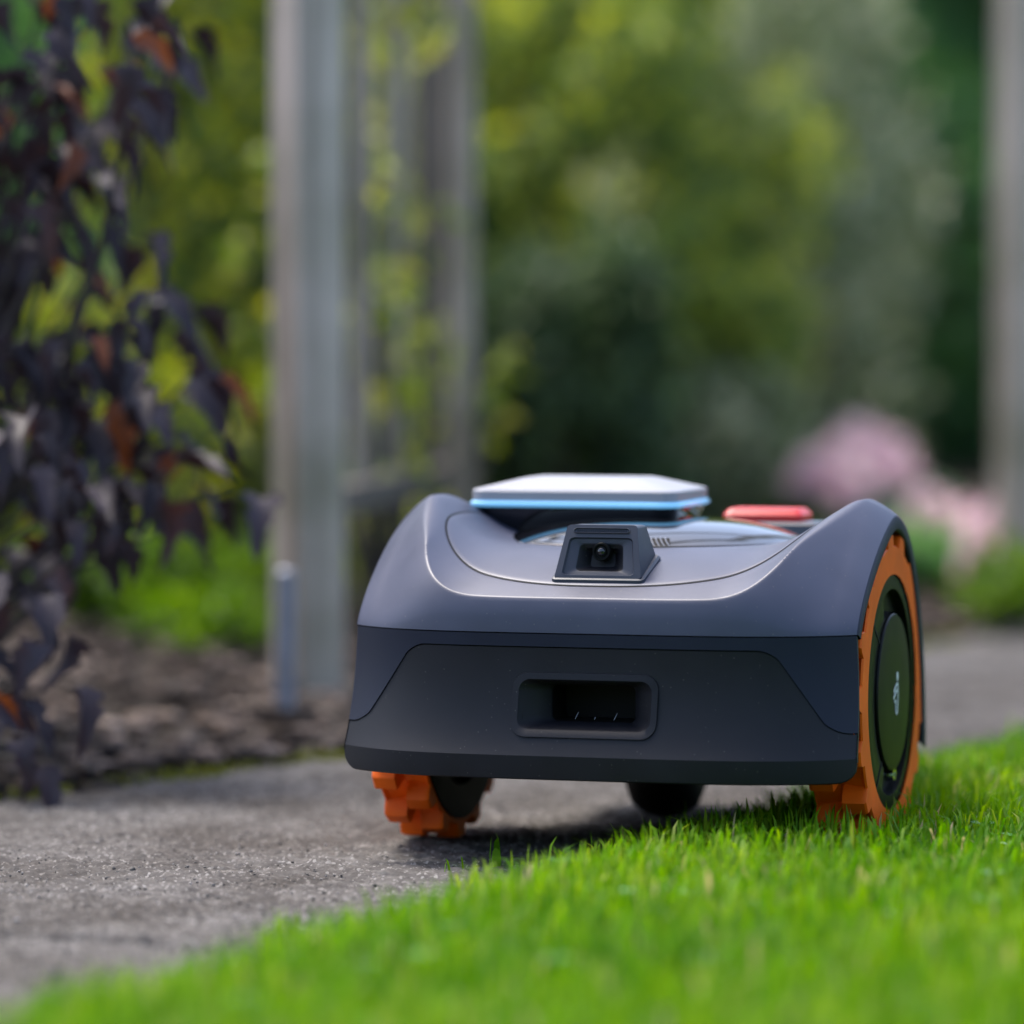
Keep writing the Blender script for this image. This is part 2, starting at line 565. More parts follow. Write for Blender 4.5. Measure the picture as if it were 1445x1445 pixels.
def stems(base, tops, r, r0=0.012, bend=0.12):
    parts = []
    for t in tops:
        t = np.asarray(t, float)
        b = np.asarray(base, float) + np.append(r.standard_normal(2) * .02, 0)
        mid = (b + t) / 2 + np.append(r.standard_normal(2) * bend * np.linalg.norm(t - b), 0.06 * np.linalg.norm(t - b))
        k = np.linspace(0, 1, 8)[:, None]
        P = (1 - k) ** 2 * b + 2 * k * (1 - k) * mid + k ** 2 * t
        parts.append(tube(P, np.linspace(r0, r0 * .25, 8), 6))
    return join(parts)


def bush(name, label, cat, base, centre, rad, n, size, mat, seed, clumps=40, spread=.24, group=None, aspect=.5, stem_n=9, r0=.012):
    r = np.random.default_rng(seed)
    root = empty(name, tuple(base))
    tag(root, label, cat, group)
    c = np.array(centre) - np.array(base)
    P = crown_points(n, c, rad, r, clumps, spread)
    leaf_cloud('crown', P, size, mat, r, aspect, parent=root)
    tops = P[r.choice(n, stem_n)]
    V, F = stems((0, 0, -.02), tops, r, r0)
    obj('trunk', mesh('trunk', V, F, 'bark'), root)
    return root


def gz(x, z_=0.0):
    return z_


# ------------------------------------------------------------------ robot mower
PSI = R(16.7)
robot = empty('robot_lawn_mower', (0.0667, 3.115, 0.009), -PSI)
tag(robot, 'slate blue robot lawn mower with orange wheels straddling lawn and path', 'lawn mower')
HW = 0.190


def vf(u):
    return -0.045 * (1 - np.abs(u / HW) ** 4.5)


SEAM = 0.1635


def smin(a, b, k=0.0007):
    h = np.clip(0.5 + 0.5 * (b - a) / k, 0, 1)
    return b * (1 - h) + a * h - k * h * (1 - h)


def deck(v):
    e = np.clip((0.085 - v) / 0.125, 0, 2)
    return 0.2195 - 0.0310 * e ** 1.7 + 0.012 * np.clip(v - 0.085, 0, 1)


def vrear(u):
    return 0.254 + 0.184 * (1 - sm((np.abs(u) - 0.118) / 0.03))


def shell(u, v):
    d = np.clip((v - vf(u)) / 0.138, 0, 1)
    p = 1.95 - 0.67 * sm((np.abs(u) - 0.105) / 0.07)
    out = SEAM + 0.0965 * np.clip(1 - (1 - d) ** p, 0, 1) ** (1 / p)
    cen = 1 - sm((np.abs(u) - 0.118) / 0.03)
    v0 = 0.135 + 0.14 * cen
    e = np.clip((v - v0) / (vrear(u) - v0), 0, 1)
    out = out - 0.185 * (1 - np.sqrt(np.clip(1 - e ** 2.1, 0, 1)))
    out = out - 0.016 * (np.clip((np.abs(u) - 0.150) / 0.040, 0, 1)) ** 2.2 * d
    inn = deck(v) + 0.046 * np.clip((np.abs(u) - 0.085) / 0.084, 0, 2) ** 2.3
    return smin(out, inn, 0.0009 + 0.014 * sm((out - 0.222) / 0.028))


nu, nv = 301, 420
a = np.linspace(-1, 1, nu)
a = np.sign(a) * (1 - (1 - np.abs(a)) ** 1.25)
t = np.linspace(0, 1, nv)
tv = 0.45 * t ** 2.4 + 0.55 * (1 - (1 - t) ** 1.6)
tv = (tv - tv[0]) / (tv[-1] - tv[0])
UU, T = np.meshgrid(a * HW, tv, indexing='ij')
VV = vf(UU) + (vrear(UU) - vf(UU)) * T
WWs = shell(UU, VV)
# the sides lean in a little towards the top
UU2 = UU - np.sign(UU) * 0.0035 * sm((np.abs(UU) - .12) / .07) * (1 - sm((WWs - SEAM) / .05)) * 0
up_sh = obj('upper_shell', mesh('upper_shell', np.stack([UU2, VV, WWs], -1).reshape(-1, 3), grid_faces(nu, nv, True), 'paint', angle=50), robot)

# wheel-arch lips: the shell's outer edge turned in over the wheel
WC = (0.131, 0.1115)                      # wheel centre (v, w)
for sgn in (-1, 1):
    j = 0 if sgn < 0 else nu - 1
    E = np.stack([UU2[j], VV[j], WWs[j]], -1)
    cen = np.array([0, WC[0], WC[1]])
    rows = [E]
    for inset, du in ((0.0015, 0.0012), (0.0100, 0.0012), (0.0115, -0.0005), (0.0120, -0.055)):
        q = E.copy()
        dvec = cen[None] - E
        dvec[:, 0] = 0
        dvec /= np.linalg.norm(dvec, axis=1)[:, None]
        q += dvec * inset
        q[:, 0] = sgn * (HW + du)
        rows.append(q)
    V = np.concatenate(rows[:4])
    obj('arch_lip', mesh('arch_lip', V, grid_faces(4, nv, sgn < 0), 'navy', angle=40), up_sh)
    V = np.concatenate(rows[3:])
    obj('arch_liner', mesh('arch_liner', V, grid_faces(2, nv, sgn < 0), 'black', angle=40), up_sh)

# lid on the deck, ringed by a black ribbon painting the groove's shade
th = np.linspace(0, 2 * np.pi, 161)[:-1]


def lid_ring(k, dz, grow=0.0):
    ex = 2.0 / 2.5
    cu = np.sign(np.cos(th)) * np.abs(np.cos(th)) ** ex * (0.146 + grow) * k
    cv = 0.118 + np.sign(np.sin(th)) * np.abs(np.sin(th)) ** ex * (0.138 + grow) * k
    return np.stack([cu, cv, shell(cu, cv) + dz], -1)


rings = [lid_ring(1.0, -0.0005), lid_ring(0.998, 0.0006), lid_ring(0.99, 0.0010)] + [lid_ring(k, 0.0011) for k in np.linspace(.97, .05, 34)]
V, F = loft(rings, False, True)
lid = obj('lid', mesh('lid', V, F, 'paint', angle=40), robot)
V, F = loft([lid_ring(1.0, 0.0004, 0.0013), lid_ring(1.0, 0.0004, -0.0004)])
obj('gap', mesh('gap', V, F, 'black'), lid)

# bumper: navy frame above, charcoal panel below, gaps backed by a black liner
LO, CR = 0.0590, 0.0755


def lean(w):
    s_ = np.clip((SEAM - w) / (SEAM - CR), 0, 1)
    l = -0.019 * s_ ** 2.6
    below = np.clip((CR - w) / (CR - LO), 0, 1)
    return l + 0.0008 * below ** 2


def hwid(w):
    s_ = np.clip((SEAM - w) / 0.09, 0, 1.2)
    return HW + 0.0045 * s_ ** 1.1


def wb(u):                                # boundary panel / frame
    x = np.clip((np.abs(u) - 0.124) / (0.187 - 0.124), 0, 1)
    y = np.where(x < .25, 2 * x ** 2 * .9, np.where(x > .72, 1 - (1 - x) ** 2 * 1.62, 0.1125 + (x - .25) * (0.873 - 0.1125) / .47))
    return 0.1530 - 0.0600 * np.clip(y, 0, 1)


def wlo(u):
    x = np.clip((np.abs(u) / HW - 0.93) / 0.07, 0, 1)
    return LO + 0.013 * (1 - np.sqrt(np.clip(1 - x ** 2, 0, 1)))


def bump_pt(u, w, inset=0.0):
    k = hwid(w) / HW
    return np.stack([u * k * (1 - inset * .6), vf(u) + lean(w) + inset, w], -1)


HU, HB, HT = 0.0500, 0.0915, 0.1318      # rectangular hole behind the port bezel
cols = np.unique(np.round(np.concatenate([np.linspace(-HW, -0.12, 60), np.linspace(-.12, -HU, 14), np.linspace(-HU, HU, 16), np.linspace(HU, .12, 14), np.linspace(.12, HW, 60)]), 6))
top0 = 0.1530
fr = np.concatenate([np.linspace(0, (HB - CR) / (top0 - CR), 7), np.linspace((HB - CR) / (top0 - CR), (HT - CR) / (top0 - CR), 9)[1:], np.linspace((HT - CR) / (top0 - CR), 1, 6)[1:]])
rowsW = []
gapw = 0.0005
for q in (0, .12, .3, .6, 1.0):
    rowsW.append(wlo(cols) + (np.maximum(CR, wlo(cols) + .004) - wlo(cols)) * q)
for q in fr[1:]:
    cr = np.maximum(CR, wlo(cols) + .004)
    rowsW.append(cr + (wb(cols) - gapw - cr) * q)
rowsW = np.array(rowsW)
nr, nc = rowsW.shape
P = bump_pt(np.broadcast_to(cols, rowsW.shape), rowsW, 0.0009)
# underside roll and edge returns
und1 = bump_pt(cols, wlo(cols), 0.0009) + np.array([0, 0.0015, -0.0010])
und2 = bump_pt(cols, wlo(cols), 0.0009) + np.stack([0 * cols, 0.002 + 0.030 * (1 - sm((np.abs(cols) - .11) / .03)), 0 * cols - 0.0010], -1)
V = np.concatenate([und2, und1, P.reshape(-1, 3)])
F = grid_faces(nr + 2, nc)
Vc = V[F].mean(1)
hole = (np.abs(Vc[:, 0]) < HU) & (Vc[:, 2] > HB) & (Vc[:, 2] < HT)
panel = obj('bumper_panel', mesh('bumper_panel', V, F[~hole], 'char', angle=13), robot)
rw = np.array([wb(cols) + gapw + (SEAM - 0.0009 - wb(cols) - gapw) * q for q in np.linspace(0, 1, 14)])
P = bump_pt(np.broadcast_to(cols, rw.shape), rw)
b0 = bump_pt(cols, rw[0], 0.004)
b1 = bump_pt(cols, rw[-1], 0.004)
V = np.concatenate([b0[None], P, b1[None]]).reshape(-1, 3)
frame = obj('bumper_frame', mesh('bumper_frame', V, grid_faces(16, nc), 'navy', angle=28), robot)
# return edges at both ends of the bumper
for sgn in (-1, 1):
    ws = np.linspace(0.0725, SEAM - .001, 24)
    e0 = bump_pt(np.full(24, sgn * HW), ws)
    e1 = e0 + np.array([-sgn * 0.0005, 0.006, 0])
    e2 = e0 + np.array([-sgn * 0.004, 0.007, 0])
    obj('edge', mesh('edge', np.concatenate([e0, e1, e2]), grid_faces(3, 24, sgn > 0), 'navy'), frame)
ws = np.linspace(LO + .012, SEAM + .006, 12)
cc = np.linspace(-HW * .985, HW * .985, 70)
V = np.array([bump_pt(cc, np.full(70, w_), 0.0032) for w_ in ws]).reshape(-1, 3)
F = grid_faces(12, 70)
Vc = V[F].mean(1)
hole = (np.abs(Vc[:, 0]) < HU - .004) & (Vc[:, 2] > HB) & (Vc[:, 2] < HT)
obj('liner', mesh('liner', V, F[~hole], 'black'), frame)

# chassis: the dark hull under the shells
def hull_ring(w, g):
    u = np.linspace(-.128 + g, .128 - g, 40)
    f_ = np.stack([u, vf(u) + .006 + g, np.full(40, w)], -1)
    b = np.stack([u[::-1], np.full(40, .425 - g), np.full(40, w)], -1)
    return np.concatenate([f_, b])


V, F = loft([hull_ring(.0575, .02), hull_ring(.0605, .003), hull_ring(.088, 0.0)], True, False)
hull = obj('chassis', mesh('chassis', V, F, 'black'), robot)
V, F = loft([hull_ring(.20, .012)[40:], hull_ring(.09, .0)[40:]])
u = np.linspace(-.118, .118, 30)
V = np.concatenate([np.stack([u, np.full(30, .437), np.full(30, w_)], -1) for w_ in (.06, .1, .135)])
obj('rear_panel', mesh('rear_panel', V, grid_faces(3, 30, True), 'char'), robot)
for sgn in (-1, 1):
    V = np.array([(sgn * .130, v_, w_) for w_ in (.06, .19) for v_ in np.linspace(0.0, .43, 20)])
    obj('side_panel', mesh('side_panel', V, grid_faces(2, 20, sgn > 0), 'black'), robot)

# charging port in the panel
PC = 0.1117


def port_ring(hu, hh, r_, depth, q, cu=0.0):
    p = rrect(hu, hh, r_, 6, cu, PC)
    vs = vf(p[:, 0]) + lean(p[:, 1])
    vref = float(vf(np.array([0.0]))[0] + lean(np.array([PC]))[0])
    return np.stack([p[:, 0], vs * (1 - q) + vref * q + depth, p[:, 1]], -1)


rg = [port_ring(.0550, .0233, .0115, .0010, 0), port_ring(.0546, .0229, .0112, -.0006, 0), port_ring(.0500, .0183, .0085, -.0008, .1),
      port_ring(.0488, .0172, .0080, .0008, .2), port_ring(.0400, .0150, .0060, .0090, .7), port_ring(.0318, .0138, .0045, .0165, 1, .002), port_ring(.0312, .0133, .0040, .0185, 1, .002)]
V, F = loft(rg)
port = obj('charging_port', mesh('charging_port', V, F[::1], 'char', angle=40), robot)
V, F = loft([port_ring(.0312, .0133, .004, .0185, 1, .002), port_ring(.0300, .0128, .004, .050, 1, .002)], False, True)
obj('socket', mesh('socket', V, F, 'black'), port)
for x0, l_ in ((-.0125, .005), (.0168, .005), (.002, .0018)):
    V, F = tube([(x0, -.030, .1000), (x0 + l_ * .5, -.030, .1000 + l_)], [.0003, .0002], 6)
    obj('contact', mesh('contact', V, F, 'stake'), port)

# ---- wheels
TR = 0.1205


def tyre_mesh(sgn):
    """tyre about the u axis: shoulder lugs alternate between the outer and the inner half"""
    nl, per = 17, 16
    n = nl * per
    hw_ = 0.0205
    us = np.array([-1.0, -1.0, -.93, -.80, -.12, -.02, .02, .12, .80, .93, 1.0, 1.0]) * hw_
    V = []
    for i in range(n):
        ph = (i % per) / per
        phi = 2 * math.pi * i / n

        def lug(x):
            x = x % 1.0
            return float(sm(np.array((x - .0) / .10)) * (1 - sm(np.array((x - .40) / .10))))
        lo_, li_ = lug(ph), lug(ph + .5)
        base = TR - .0150
        for j, uu in enumerate(us):
            o_side = (j >= 6)
            l_ = lo_ if o_side else li_
            r_ = base + .0150 * l_
            if j in (0, 11):
                r_ = 0.0885
            elif j in (1, 10):
                r_ = TR - .0115 + .0100 * l_
            elif j in (2, 9):
                r_ = TR - .0105 + .0102 * l_
            elif j in (3, 8):
                r_ = TR - .0130 + .0130 * l_
            elif j in (5, 6):
                r_ = base
            uo = uu
            if j in (2, 9):
                uo = uu
            V.append((sgn * uo, r_ * math.sin(phi), r_ * math.cos(phi)))
    m_ = len(us)
    F = []
    for i in range(n):
        k = (i + 1) % n
        for j in range(m_ - 1):
            q = (i * m_ + j, i * m_ + j + 1, k * m_ + j + 1, k * m_ + j)
            F.append(q if sgn > 0 else q[::-1])
    return mesh('tyre', V, F, 'orange', angle=30)


def lathe_u(prof, n, sgn, fn=None):
    """prof: list of (radius, u offset); fn(radius, angle, u) may change u"""
    rings = []
    for (r_, u_) in prof:
        ph = np.linspace(0, 2 * np.pi, n, endpoint=False)
        uu = np.full(n, u_) if fn is None else np.array([fn(r_, p, u_) for p in ph])
        rings.append(np.stack([sgn * uu, r_ * np.sin(ph), r_ * np.cos(ph)], -1))
    return rings


def plate2d(pts, u0, th_, sgn):
    """flat polygon in the wheel plane, given as (v, w) points"""
    a_ = [(sgn * u0, p[0], p[1]) for p in pts]
    b_ = [(sgn * (u0 + th_), p[0], p[1]) for p in pts]
    V, F = loft([a_, b_], True, True)
    return V, F


def stroke2d(pts, wd):
    pts = np.array(pts, float)
    out_l, out_r = [], []
    for i, p in enumerate(pts):
        d = pts[min(i + 1, len(pts) - 1)] - pts[max(i - 1, 0)]
        d /= np.linalg.norm(d)
        nn = np.array([-d[1], d[0]])
        out_l.append(p + nn * wd / 2)
        out_r.append(p - nn * wd / 2)
    def cap(p, d):
        ang = math.atan2(d[1], d[0])
        return [p + wd / 2 * np.array([math.cos(ang + q), math.sin(ang + q)]) for q in (math.pi / 4, 0, -math.pi / 4)]
    d1 = pts[-1] - pts[-2]
    d0 = pts[0] - pts[1]
    return out_l + cap(pts[-1], d1) + out_r[::-1] + cap(pts[0], d0)


for sgn in (-1, 1):
    wh = empty('wheel', (sgn * 0.1690, WC[0], WC[1]))
    wh.parent = robot
    ty = obj('tyre', tyre_mesh(sgn), wh)
    ty.rotation_euler = (R(9 if sgn > 0 else 4), 0, 0)
    H = 0.0205

    def trench(r_, p, u_):
        # a bright crescent trench runs round the rear half of the hub
        if 0.0605 < r_ < 0.0775:
            k_ = float(sm(np.array((math.sin(p) + 0.42) / .10)))
            return u_ - 0.0075 * k_
        return u_
    prof = [(0.0890, H - .010), (0.0890, H - .0025), (0.0880, H - .0015), (0.0800, H - .0008), (0.0776, H - .0008), (0.0770, H - .0009), (0.0700, H - .0009), (0.0612, H - .0009), (0.0604, H - .0012), (0.0598, H - .006), (0.0596, H - .006)]
    V, F = loft(lathe_u(prof, 120, sgn, trench))
    hubo = obj('hub', mesh('hub', V, F, 'hub', angle=30), wh)
    prof = [(0.0592, H - .006), (0.0592, H + .0002), (0.0584, H + .0012), (0.0560, H + .0016), (0.0300, H + .0024), (0.0020, H + .0026)]
    V, F = loft(lathe_u(prof, 96, sgn), False, True)
    capo = obj('hub_cap', mesh('hub_cap', V, F, 'hub', angle=30), wh)
    prof = [(0.1060, -H + .001), (0.1060, -H - .0012), (0.1030, -H - .0016), (0.0800, -H - .0008), (0.0760, -H + .006), (0.010, -H + .008)]
    V, F = loft(lathe_u(prof, 72, sgn), False, True)
    obj('inner_disc', mesh('inner_disc', V, F, 'black', angle=30), wh)
    if sgn > 0:
        mm = 0.001
        us_ = H + .0027
        parts = []
        c_ = [(.0045 + .0032 * math.cos(q), .0115 + .0036 * math.sin(q)) for q in np.linspace(0, 2 * math.pi, 16, endpoint=False)]
        parts.append(plate2d(c_, us_, .0003, 1))
        for st_ in ([(.0055, .0062), (.0, .0052), (-.0075, .0010)], [(.0045, .0015), (.0, .0005), (-.0090, -.0040)],
                    [(.0062, .0058), (.0068, -.004), (.0048, -.0150)], [(.0048, -.0150), (.001, -.0165), (-.0015, -.0140)], [(-.0015, -.0140), (-.0010, -.006), (-.0058, -.0068)]):
            parts.append(plate2d(stroke2d(st_, .0020), us_, .0003, 1))
        V, F = join(parts)
        lg = obj('emblem', mesh('emblem', V, F, 'white', smooth=False), capo)
        # seam slots across the hub ring and a small bright badge at the foot of the trench
        for (p0, p1) in (((-.068, .056), (-.044, .040)), ((-.055, -.068), (-.035, -.050))):
            V, F = plate2d(stroke2d([p0, p1], .0022), H - .0010, .0006, 1)
            obj('slot', mesh('slot', V, F, 'black', smooth=False), hubo)
        ring_ = np.linspace(0, 2 * math.pi, 24, endpoint=False)
        r0_ = [(H - .0070, .024 + .0075 * math.sin(q), -.0645 + .0050 * math.cos(q)) for q in ring_]
        r1_ = [(H - .0030, .024 + .0065 * math.sin(q), -.0645 + .0042 * math.cos(q)) for q in ring_]
        r2_ = [(H - .0030, .024 + .0035 * math.sin(q), -.0645 + .0022 * math.cos(q)) for q in ring_]
        r3_ = [(H - .0060, .024 + .0030 * math.sin(q), -.0645 + .0019 * math.cos(q)) for q in ring_]
        V, F = loft([r0_, r1_, r2_, r3_], False, True)
        obj('screw', mesh('screw', V, F, 'chrome'), hubo)
    V, F = loft(lathe_u([(0.016, -.030), (0.016, -H + .010)], 20, sgn), True, False)
    obj('axle', mesh('axle', V, F, 'black'), wh)

# ---- caster
cas = empty('caster', (-.030, .300, 0))
cas.parent = robot
prof = [(.006, -.030), (.020, -.0295), (.030, -.025), (.0365, -.016), (.0395, -.006), (.040, 0), (.0395, .006), (.0365, .016), (.030, .025), (.020, .0295), (.006, .030)]
V, F = loft(lathe_u(prof, 40, 1), True, True)
V[:, 2] += 0.031
obj('roller', mesh('roller', V, F, 'black'), cas)
V, F = loft([np.c_[rrect(.018, .02, .01, 4), np.full(20, .079)], np.c_[rrect(.022, .024, .01, 4), np.full(20, .062)]], True, True)
obj('mount', mesh('mount', V, F, 'black'), cas)

# ---- glossy display disc on the lid
dsk = empty('display_disc', (-.012, .197, 0.2195))
dsk.parent = robot


def disc_ring(r_, z_):
    q = np.linspace(0, 2 * np.pi, 144, endpoint=False)
    return np.stack([r_ * np.cos(q), r_ * np.sin(q), np.full(144, z_)], -1)


V, F = loft([disc_ring(.1245, -.002), disc_ring(.1245, .0016), disc_ring(.1238, .0022), disc_ring(.1226, .0022), disc_ring(.1222, .0014)])
obj('rim', mesh('rim', V, F, 'gloss', angle=25), dsk)
V, F = loft([disc_ring(r_, .0016 + .0180 * (1 - (r_ / .1222) ** 2.8)) for r_ in (.1222, .119, .114, .108, .10, .09, .075, .055, .03, .01)], False, True)
obj('face', mesh('face', V, F, 'gloss', angle=25), dsk)
# slanted vent slats in the disc's front rim
vent = obj('vent', mesh('vent', *loft([[(.1239 * math.sin(q) * k, -.1239 * math.cos(q) * k, z_) for q in np.linspace(R(2), R(20), 12)] + [(.1239 * math.sin(q) * k * .99, -.1239 * math.cos(q) * k * .99, z_) for q in np.linspace(R(20), R(2), 12)] for z_, k in ((.0004, 1.0), (.0075, .93))], True, True), 'black'), dsk)
for k in range(10):
    q0, q1 = R(2.5 + k * 1.75), R(4.6 + k * 1.75)
    pts = []
    for f in np.linspace(0, 1, 5):
        q = q0 + (q1 - q0) * (1 - f) ** 1.5
        rr = .1249 - .0087 * f
        pts.append((rr * math.sin(q), -rr * math.cos(q), -.0002 + .0080 * f))
    V, F = tube(pts, [.00045] * 5, 5)
    obj('slat', mesh('slat', V, F, 'silver'), vent)

# ---- raised module with the silver top plate
mod = empty('sensor_module', (-.0715, .222, 0))
mod.scale = (1.04, 1, 1)
mod.parent = robot


def mring(hx, hy, c, z_, cy=0.0):
    p = rrect(hx, hy, c, 5)
    return np.c_[p[:, 0], p[:, 1] + cy, np.full(len(p), z_)]


V, F = loft([mring(0.0581, 0.0420, .02, .2185), mring(0.0664, 0.0470, .02, .2240), mring(0.0776, 0.0542, .018, .2395), mring(0.0789, 0.0554, .016, .2462)], True, False)
obj('body', mesh('body', V, F, 'gloss', angle=50), mod)
V, F = loft([mring(0.0784, 0.0550, .016, .2455), mring(0.0818, 0.0580, .016, .2468), mring(0.0822, 0.0584, .016, .2490), mring(0.0801, 0.0563, .016, .2506)], True, True)
obj('light_strip', mesh('light_strip', V, F, 'led', angle=50), mod)
V, F = loft([mring(0.0789, 0.0550, .014, .2500), mring(0.0801, 0.0563, .014, .2508), mring(0.0803, 0.0565, .014, .2578), mring(0.0793, 0.0554, .014, .2592), mring(0.0465, 0.0302, .008, .2676), mring(0.0444, 0.0286, .008, .2680)], True, True)
obj('top_plate', mesh('top_plate', V, F, 'silver', angle=12), mod)

# ---- stop button
bt = empty('stop_button', (.057, .285, 0))
bt.parent = robot
V, F = loft([mring(.060, .034, .018, .222), mring(.058, .032, .018, .2305), mring(.054, .029, .016, .2325)], True, True)
obj('base', mesh('base', V, F, 'gloss', angle=40), bt)
V, F = loft([mring(.0300, .019, .006, .2315), mring(.0325, .0215, .006, .2325), mring(.0325, .0215, .006, .2375), mring(.0285, .0175, .005, .2420), mring(.027, .016, .005, .2424)], True, True)
obj('cap', mesh('cap', V, F, 'red', angle=25), bt)

# ---- forward camera box on the lid
cb = empty('camera_housing', (0, 0, 0))
cb.parent = robot
B0, B1 = np.array([0, -.0150, .2010]), np.array([0, .0000, .2405])
FH0, FH1 = .0335, .0268
upv = (B1 - B0)
nrm = np.cross(np.array([1.0, 0, 0]), upv / np.linalg.norm(upv))       # points away from the viewer
nrm = nrm if nrm[1] > 0 else -nrm


def face_pt(p, q, depth=0.0):
    s_ = (q + 1) / 2
    hw_ = FH0 + (FH1 - FH0) * s_
    return B0 + upv * s_ + np.array([p * hw_, 0, 0]) + nrm * depth


def face_ring(cp, cq, hp, hq, r_, depth, k=5):
    return np.array([face_pt(x, y, depth) for x, y in rrect(hp, hq, r_, k, cp, cq)])


V, F = loft([face_ring(0, 0, .985, .985, .12, -.0008), face_ring(0, -.17, .84, .69, .14, -.0010), face_ring(0, -.17, .80, .66, .13, .0008), face_ring(0, -.17, .60, .52, .14, .0016), face_ring(0, -.17, .56, .49, .13, .0022)])
obj('front_face', mesh('front_face', V, F, 'boxp', angle=25), cb)
V, F = loft([face_ring(0, -.17, .56, .49, .13, .0022), face_ring(0, -.19, .50, .40, .12, .0040), face_ring(0, -.12, .30, .26, .10, .0105)], False, True)
obj('recess', mesh('recess', V, F, 'char', angle=25), cb)
fo = face_ring(0, 0, 1, 1, .13, .0006)
fo0 = face_ring(0, 0, .985, .985, .12, -.0008)


def back_of(P_):
    out_ = P_.copy()
    s_ = np.clip((P_[:, 2] - B0[2]) / (B1[2] - B0[2]), 0, 1)
    out_[:, 1] = 0.036 - 0.012 * s_
    out_[:, 2] += 0.010 * (1 - s_) - .0005 * s_
    out_[:, 0] *= 0.97
    return out_


V, F = loft([fo0, fo, back_of(fo)], False, True)
obj('shroud', mesh('shroud', V, F[:], 'boxp', angle=35), cb)
base_r = rrect(.0352, .0262, .004, 5)
bz = np.c_[base_r[:, 0], base_r[:, 1] + .0095, np.zeros(len(base_r))]
zs = deck(bz[:, 1])
foot0, foot1, foot2 = bz.copy(), bz.copy(), bz.copy()
foot0[:, 2] = zs - .002
foot1[:, 2] = zs + .0032
foot2[:, 2] = zs + .0045
foot2[:, 0] *= .955
foot2[:, 1] = (foot2[:, 1] - .0095) * .95 + .0095
V, F = loft([foot0, foot1, foot2], False, True)
obj('foot', mesh('foot', V, F, 'boxp', angle=35), cb)
V, F = loft([face_ring(0, .76, .78, .095, .09, -.0018), face_ring(0, .76, .76, .085, .08, -.0022), face_ring(0, .765, .72, .055, .05, -.0010)], False, True)
slot = obj('light_sensor', mesh('light_sensor', V, F, 'boxp', angle=25), cb)
for x in np.linspace(-.66, .66, 23):
    a0, a1 = face_pt(x, .73, -.0013), face_pt(x, .80, -.0013)
    V, F = tube([a0, a1], [.00035, .00035], 4)
    obj('rib', mesh('rib', V, F, 'char', smooth=False), slot)
lc = face_pt(0.02, .02, 0)
ax = np.array([0, -1.0, 0.05])
ax /= np.linalg.norm(ax)
s1 = np.array([1.0, 0, 0])
s2 = np.cross(ax, s1)


def lens_ring(r_, d):
    q = np.linspace(0, 2 * np.pi, 36, endpoint=False)
    return lc + ax * d + r_ * (np.cos(q)[:, None] * s1 + np.sin(q)[:, None] * s2)


V, F = loft([lens_ring(.0068, -.009), lens_ring(.0068, -.0008), lens_ring(.0063, .0), lens_ring(.0052, .0), lens_ring(.0048, -.0016), lens_ring(.0040, -.0018), lens_ring(.0038, -.0008), lens_ring(.0030, -.0006)])
ln = obj('lens', mesh('lens', V, F, 'hub', angle=25), cb)
V, F = loft([lens_ring(.0030, -.0008)] + [lens_ring(.0030 * math.cos(q), -.0008 + .0016 * math.sin(q)) for q in (.3, .6, .9, 1.2, 1.45)], False, True)
obj('lens_glass', mesh('lens_glass', V, F, 'glass', angle=60), ln)


# ------------------------------------------------------------------ grass
def blades(name, P, h, wd, mat, r, lean_=0.5, rnd=None, parent=None):
    """curved tapering blades, 7 vertices and 5 triangles each"""
    n = len(P)
    az = r.random(n) * 2 * np.pi
    d = np.stack([np.cos(az), np.sin(az), np.zeros(n)], -1)
    s = np.stack([-np.sin(az), np.cos(az), np.zeros(n)], -1)
    ln_ = (lean_ * r.random(n) ** 1.2)[:, None]
    H_ = h[:, None]
    w_ = wd[:, None] / 2
    up = np.array([0, 0, 1.0])
    P1 = P + up * H_ * .42 + d * H_ * ln_ * .22
    P2 = P + up * H_ * .78 + d * H_ * ln_ * .60
    P3 = P + up * H_ * (1.0 - .25 * ln_) + d * H_ * ln_ * 1.15
    v = np.stack([P - s * w_ * .8, P + s * w_ * .8, P1 - s * w_, P1 + s * w_, P2 - s * w_ * .75, P2 + s * w_ * .75, P3], 1)
    f = np.array([[0, 1, 3], [0, 3, 2], [2, 3, 5], [2, 5, 4], [4, 5, 6]])
    F = (f[None] + (np.arange(n) * 7)[:, None, None]).reshape(-1, 3)
    rv = r.random(n) if rnd is None else rnd
    return obj(name, mesh(name, v.reshape(-1, 3), F, mat, angle=None, rnd=np.repeat(rv, 7)), parent)


def lawn_points(n, z0, z1, width, r, overhang=0.02):
    Z = z0 + (z1 - z0) * r.random(n)
    ragged = 0.014 * np.sin(Z * 23) + 0.010 * np.sin(Z * 51 + 1) + 0.006 * np.sin(Z * 117 + 2)
    X = LAWN(Z) - overhang * r.random(n) ** 2 + ragged + width * r.random(n)
    return np.stack([X, Z, -.008 + LIFT(X - LAWN(Z))], -1)


r = np.random.default_rng(3)
P1 = lawn_points(78000, 1.75, 4.9, 0.75, r)
keep = np.abs(P1[:, 0]) < 0.125 * P1[:, 1] + .16
P1 = P1[keep]
P2 = lawn_points(60000, 0.6, 7.5, 2.4, r)
Pn = np.concatenate([P1, P2])
